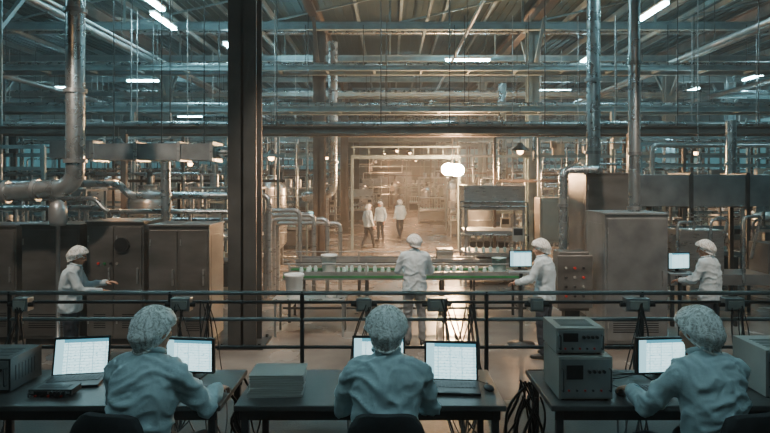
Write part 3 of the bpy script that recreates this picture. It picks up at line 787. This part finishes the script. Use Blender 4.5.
b = B("process_pipe_manifold")
for k,(z,y) in enumerate([(2.32,11.4),(2.12,11.8),(1.75,12.2),(2.6,12.4)]):
    b.tube([(-9.5,y,z),(-5.6,y,z),(-5.4,y,z-.25),(-2.8,y,z-.25)],.045+.01*k,M_pipe,.12)
for x in (-9,-8,-7.1,-6.4,-5.9,-5.3,-4.6,-3.8,-3.2):
    b.tube([(x,11.4,2.1),(x,11.4,1.6),(x+.25,11.9,1.4),(x+.25,11.9,.05)],.032,M_pipe,.08,8)
    b.cyl((x,11.32,1.85),(x,11.2,1.85),.012,M_dsteel,n=6); b.cyl((x,11.2,1.85),(x,11.18,1.85),.07,M_dsteel,n=12)
for x in (-9.2,-6.8,-4.4,-2.95): b.bx(x-.03,x+.03,11.9,11.96,0,2.6,M_dsteel); b.bx(x-.03,x+.03,12.5,12.56,0,2.6,M_dsteel)
b.build()
b = B("process_pipe_loop")
for k in range(4):
    x0=-2.75+.02*k; y=13.3+.35*k; zt=2.0-.12*k
    b.tube([(x0,y,.05),(x0,y,zt),(x0+.75+.25*k,y,zt),(x0+.75+.25*k,y,.05)],.05,M_steel,.14,12)
b.tube([(-3.7,12.9,2.35),(-2.6,12.9,2.35),(-2.6,12.9,.4)],.06,M_steel,.18,12)
b.build()

def conveyor(x0,x1,y0,y1,z,items=True,name="belt_conveyor",seed=0,belt=M_green):
    b = B(name)
    b.bx(x0+.05,x1-.05,y0+.05,y1-.05,z-.03,z,M_dsteel); b.bx(x0,x1,y0,y0+.04,z-.10,z+.05,M_steel2); b.bx(x0,x1,y1-.04,y1,z-.10,z+.05,M_steel2)
    for yy in (y0+.10,y0+.58):
        if yy<y1-.08: b.bx(x0+.06,x1-.06,yy,yy+.03,z,z+.035,belt)
    b.bx(x0,x1,y0-.012,y0,z-.06,z-.02,belt)
    for x in (x0+.05,x1-.05): b.cyl((x,y0+.04,z-.05),(x,y1-.04,z-.05),.045,M_steel)
    n = max(2,int((x1-x0)/1.2))
    for i in range(n+1):
        x = x0+.12+(x1-x0-.24)*i/n
        for y in (y0+.03,y1-.03): b.bx(x-.025,x+.025,y-.02,y+.02,0,z-.08,M_dsteel)
        b.bx(x-.02,x+.02,y0+.03,y1-.03,.25,.29,M_dsteel); b.bx(x-.015,x+.015,y0-.02,y0,z,z+.22,M_steel)
    b.bx(x0,x1,y0+.02,y0+.05,.25,.29,M_dsteel); b.cyl((x0,y0-.01,z+.2),(x1,y0-.01,z+.2),.012,M_steel2,n=8)
    b.build()
    if items:
        rd=random.Random(seed); c=B("product_jar_row"); x=x0+.3
        while x<x1-.3:
            for y in (y0+.22,y0+.42):
                if rd.random()<.6: c.lathe((x+rd.uniform(-.02,.02),y,z),[(.032,0),(.036,.01),(.036,.075),(.024,.09),(.026,.092),(.026,.108),(.003,.11)],M_jar,10)
            x+=.14
        c.build()
conveyor(-2.0,2.55,11.2,11.9,.90,seed=1)
conveyor(-2.0,1.9,12.7,13.2,.95,seed=2,belt=M_dsteel,items=False)
def pail(x,y,z,r=.15,h=.34):
    b = B("plastic_pail"); b.lathe((x,y,z),[(r*.78,0),(r*.8,.01),(r*.97,h*.9),(r*1.06,h*.9),(r*1.06,h),(r*.96,h),(r*.9,h*.94),(.01,h*.94)],M_white,24)
    pts=[V((x+r*1.05*math.cos(t),y-.02-.04*math.sin(t),z+h*.85-.10*math.sin(t))) for t in [math.pi*i/10 for i in range(11)]]
    b.sweep(pts,.004,M_dsteel,6); b.build()
b = B("steel_bench"); b.bx(-2.0,-.75,10.15,10.75,.60,.64,M_steel)
for x in (-1.95,-.8):
    for y in (10.2,10.7): b.bx(x-.02,x+.02,y-.02,y+.02,0,.60,M_steel2)
b.bx(-1.95,-.8,10.45,10.49,.2,.24,M_steel2); b.build(bevel=.004)
pail(-1.66,10.4,.64,.165,.40); pail(-1.17,11.5,.90,.15,.34); pail(-1.02,10.4,.64,.10,.05)
b = B("blue_storage_bin"); b.lathe((2.1,11.55,.9),[(.12,0),(.14,.26),(.15,.26),(.15,.28),(.01,.28)],M_jar,4); b.build()
b = B("cardboard_carton"); b.bx(1.0,1.35,12.75,13.1,.95,1.2,M_cabl); b.bx(1.16,1.19,12.745,13.1,1.2,1.203,M_white); b.build(bevel=.006)

# ------------------------------------------------------------------ process machines in the hall
def filler(x,y,w=1.5,d=1.0,h=2.5,seed=0,m=M_steel,hood=True):
    rd=random.Random(seed); b=B("filling_machine")
    x0,x1,y0,y1=x-w/2,x+w/2,y-d/2,y+d/2
    for a in (x0,x1):
        for c in (y0,y1): b.bx(a-.03,a+.03,c-.03,c+.03,0,h,M_steel2)
    b.bx(x0,x1,y0,y1,.75,.85,m); b.bx(x0,x1,y0,y1,h*.52,h*.55,M_steel2)
    b.bx(x0+.05,x1-.05,y0+.05,y1-.05,.15,.7,M_cab if rd.random()<.5 else M_dsteel)
    if hood: b.bx(x0-.04,x1+.04,y0-.04,y1+.04,h-.62,h,m)
    else:
        b.bx(x0-.04,x1+.04,y0-.04,y1+.04,h-.06,h,m)
        for i in range(3): b.cyl((x0+w*(.25+.25*i),y,h),(x0+w*(.25+.25*i),y,h+.3),.1,M_steel)
    for i in range(int(w/.18)):
        xx=x0+.12+i*.18; b.cyl((xx,y0+.2,.85+.25),(xx,y0+.2,h*.52),.025,M_steel,n=8); b.cyl((xx,y0+.2,.85+.1),(xx,y0+.2,.85+.25),.014,M_steel,n=8)
        b.cyl((xx,y0+.2,.85),(xx,y0+.2,.97),.04,M_jar,n=8)
    for i in range(3):
        zz=rd.uniform(.95,h-.2); b.tube([(x0-.15,y0-.08,zz),(x1+.1,y0-.08,zz),(x1+.1,y0-.08,.1)],.022,M_pipe,.06,8)
    b.bx(x1-.3,x1,y0-.14,y0-.04,1.15,1.5,M_inst); b.bx(x1-.27,x1-.05,y0-.145,y0-.14,1.3,1.46,M_led if rd.random()<.15 else M_black)
    b.build(bevel=.006)
def tank(x,y,r=.55,h=2.0,z0=.5,seed=0):
    rd=random.Random(seed); b=B("storage_tank")
    b.lathe((x,y,z0),[(.06,-.25),(.1,-.2),(r*.7,-.05),(r,.1),(r,h-.15),(r*.95,h-.08),(r*.6,h+.08),(.14,h+.14),(.14,h+.24),(.16,h+.24),(.16,h+.28),(.01,h+.28)],M_steel if rd.random()<.6 else M_steel2,24)
    for a in range(4):
        c,s=math.cos(a*1.57+.78),math.sin(a*1.57+.78); b.cyl((x+r*.85*c,y+r*.85*s,0),(x+r*.85*c,y+r*.85*s,z0+.3),.035,M_steel2,n=8)
    for zz in (.4,h*.8):
        b.lathe((x,y,z0+zz),[(r+.001,0),(r+.02,.005),(r+.02,.04),(r+.001,.045)],M_steel2,24)
    b.tube([(x,y,z0-.2),(x,y,z0-.35),(x+r+.3,y,z0-.35)],.04,M_pipe,.08,8)
    b.tube([(x+.05,y-.1,z0+h+.1),(x+.05,y-.1,z0+h+.55),(x+r+.35,y-.1,z0+h+.55),(x+r+.35,y-.1,.1)],.035,M_pipe,.1,8)
    b.cyl((x,y,z0+h+.28),(x,y,z0+h+.6),.09,M_dsteel)
    b.build()
filler(2.62,15.6,1.45,1.1,2.54,1,M_steel)
b = B("beige_control_cabinet"); b.bx(3.80,4.68,15.2,15.8,1.08,2.22,M_cabl); b.bx(3.85,4.63,15.17,15.2,1.15,2.15,M_cabl)
b.bx(4.5,4.54,15.14,15.17,1.5,1.75,M_dsteel)
for x in (3.84,4.60):
    for y in (15.25,15.75): b.bx(x,x+.05,y-.025,y+.025,0,1.08,M_dsteel)
b.build(bevel=.01)
rd=random.Random(11)
lay=[(-3.9,14.6,'f'),(-5.9,14.8,'t'),(-7.9,14.7,'f'),(-10.7,15.2,'t'),(-3.7,18.9,'t'),(-5.6,19.2,'f'),(-7.9,19.2,'t'),(-10,19.2,'f'),(-12.5,19.4,'t'),
 (-3.6,23.8,'f'),(-5.8,24,'t'),(-8,24.2,'f'),(-11,24.2,'t'),(-14,24.2,'f'),(-3.4,28.8,'t'),(-5.6,29.2,'f'),(-8,29.5,'t'),(-11,29.5,'f'),(-14.5,30,'t'),
 (6.3,15.7,'t'),(8.3,15.8,'f'),(10.2,16,'t'),(3.1,19.4,'f'),(6.4,19.6,'t'),(8.6,19.6,'f'),(11,19.6,'t'),(13.2,19.8,'f'),
 (3.6,24.2,'t'),(5.9,24.6,'f'),(8.3,24.8,'t'),(13.3,24.8,'f'),(3.6,29,'f'),(6,29.4,'t'),(8.5,29.6,'f'),(11,29.6,'t'),(14.5,30,'f'),
 (-4,35,'f'),(-7,38.5,'t'),(-10.5,38.5,'f'),(-13.5,38,'t'),(3.9,37,'t'),(7,37,'f'),(10,38.3,'t'),(14,38,'f'),(-5,46,'t'),(-9,46,'f'),(6,46,'f'),(10,46,'t'),
 (-1.9,39,'f'),(2.7,39,'f'),(-2.2,46,'t'),(2.8,46,'t'),(-1.6,52,'f'),(2.4,52,'f'),(.5,56,'t')]
for i,(x,y,t) in enumerate(lay):
    if t=='f': filler(x,y,rd.uniform(1.3,1.7),1.0,rd.uniform(2.0,2.9),i,M_steel if i%2 else M_steel2,rd.random()<.5)
    else: tank(x,y,rd.uniform(.42,.6),rd.uniform(1.3,2.1),rd.uniform(.4,.7),i)
def rack(x0,x1,y,h,seed):
    rd=random.Random(seed); b=B("service_pipe_rack")
    x=x0; xs=[]
    while x<=x1: xs.append(x); x+=rd.uniform(1.0,1.7)
    for x in xs:
        b.bx(x-.035,x+.035,y-.035,y+.035,0,h,M_beam if rd.random()<.5 else M_brown)
    for z in (h*.45,h*.68,h*.86,h): b.beam((x0,y,z),(x1,y,z),.06,.08,M_beam if z!=h*.68 else M_brown)
    for k in range(8):
        z=rd.uniform(1.2,h+.4); r=rd.uniform(.02,.055); a=rd.uniform(x0,x0+(x1-x0)*.5); c=rd.uniform(a+2,x1); yy=y-.08-rd.random()*.3
        z2=max(.1,z-rd.uniform(.3,1.4)); pts=[(a,yy,z2),(a,yy,z),(c,yy,z),(c,yy,z2-.1 if rd.random()<.5 else z+.7)]
        b.tube(pts,r,M_pipe if rd.random()<.7 else M_steel,.12,8,4)
    for k in range(10):
        a=rd.uniform(x0+.2,x1-.2); z=rd.uniform(1.2,h-.3); w=rd.uniform(.15,.45)
        b.bx(a-w/2,a+w/2,y-.16,y-.04,z,z+rd.uniform(.15,.5),rd.choice([M_inst,M_steel2,M_dsteel,M_cabl,M_cab]))
    for k in range(5):
        a=rd.uniform(x0,x1); b.cyl((a,y+.06,h*.5),(a,y+.06,7.4),.015,M_steel2,n=6)
    b.build()
for i,(a,c,y,h) in enumerate([(-12,-2.9,16.6,3.9),(-14,-2.9,21.6,4.2),(-16,-2.8,26,4.4),(-18,-2.8,32,4.6),(-19,-3,40,5),
   (3.0,12.5,17.2,3.9),(5.2,15,21.6,4.2),(3.0,16,26.6,4.4),(3.0,18,32,4.6),(3,19,40,5),(-15,-7.6,13.2,3.4),(5.8,14,13.9,3.5),(-17,-3,36.8,4.8),(3,17,44,5.2),(-4.5,5.5,54,4.6)]):
    rack(a,c,y,h,i+20)
b = B("packing_line_unit")
b.bx(5.1,8.8,10.9,11.6,.75,.95,M_steel2); b.bx(5.3,6.1,10.95,11.55,.95,1.75,M_steel); b.bx(6.9,7.8,10.95,11.55,.95,1.5,M_cab)
for x in (5.15,6.3,7.5,8.75):
    for y in (10.95,11.55): b.bx(x-.03,x+.03,y-.03,y+.03,0,.75,M_dsteel)
for i in range(6): b.tube([(5.2+i*.6,10.85,.8),(5.2+i*.6,10.85,1.9+.05*i),(5.6+i*.6,11.0,1.9+.05*i),(5.6+i*.6,11.3,1.2)],.03,M_pipe,.1,8)
b.build(bevel=.006)

# ------------------------------------------------------------------ world (thin haze), camera
w = bpy.data.worlds.new("World"); scene.world = w; w.use_nodes = True
nt = w.node_tree
nt.nodes["Background"].inputs[0].default_value = (0.05,0.10,0.12,1); nt.nodes["Background"].inputs[1].default_value = 0.3
vs = nt.nodes.new("ShaderNodeVolumeScatter"); vs.inputs["Density"].default_value = .0042; vs.inputs["Anisotropy"].default_value = .35
nt.links.new(vs.outputs[0], nt.nodes["World Output"].inputs["Volume"])
cam = bpy.data.cameras.new("camera"); co = bpy.data.objects.new("camera", cam); COL.objects.link(co)
co.location = (0,0,2.65); co.rotation_euler = (math.pi/2,0,0)
cam.lens = 28.05; cam.sensor_width = 36; cam.shift_x = -5/770; cam.shift_y = -35.5/770; cam.clip_end = 200
scene.camera = co
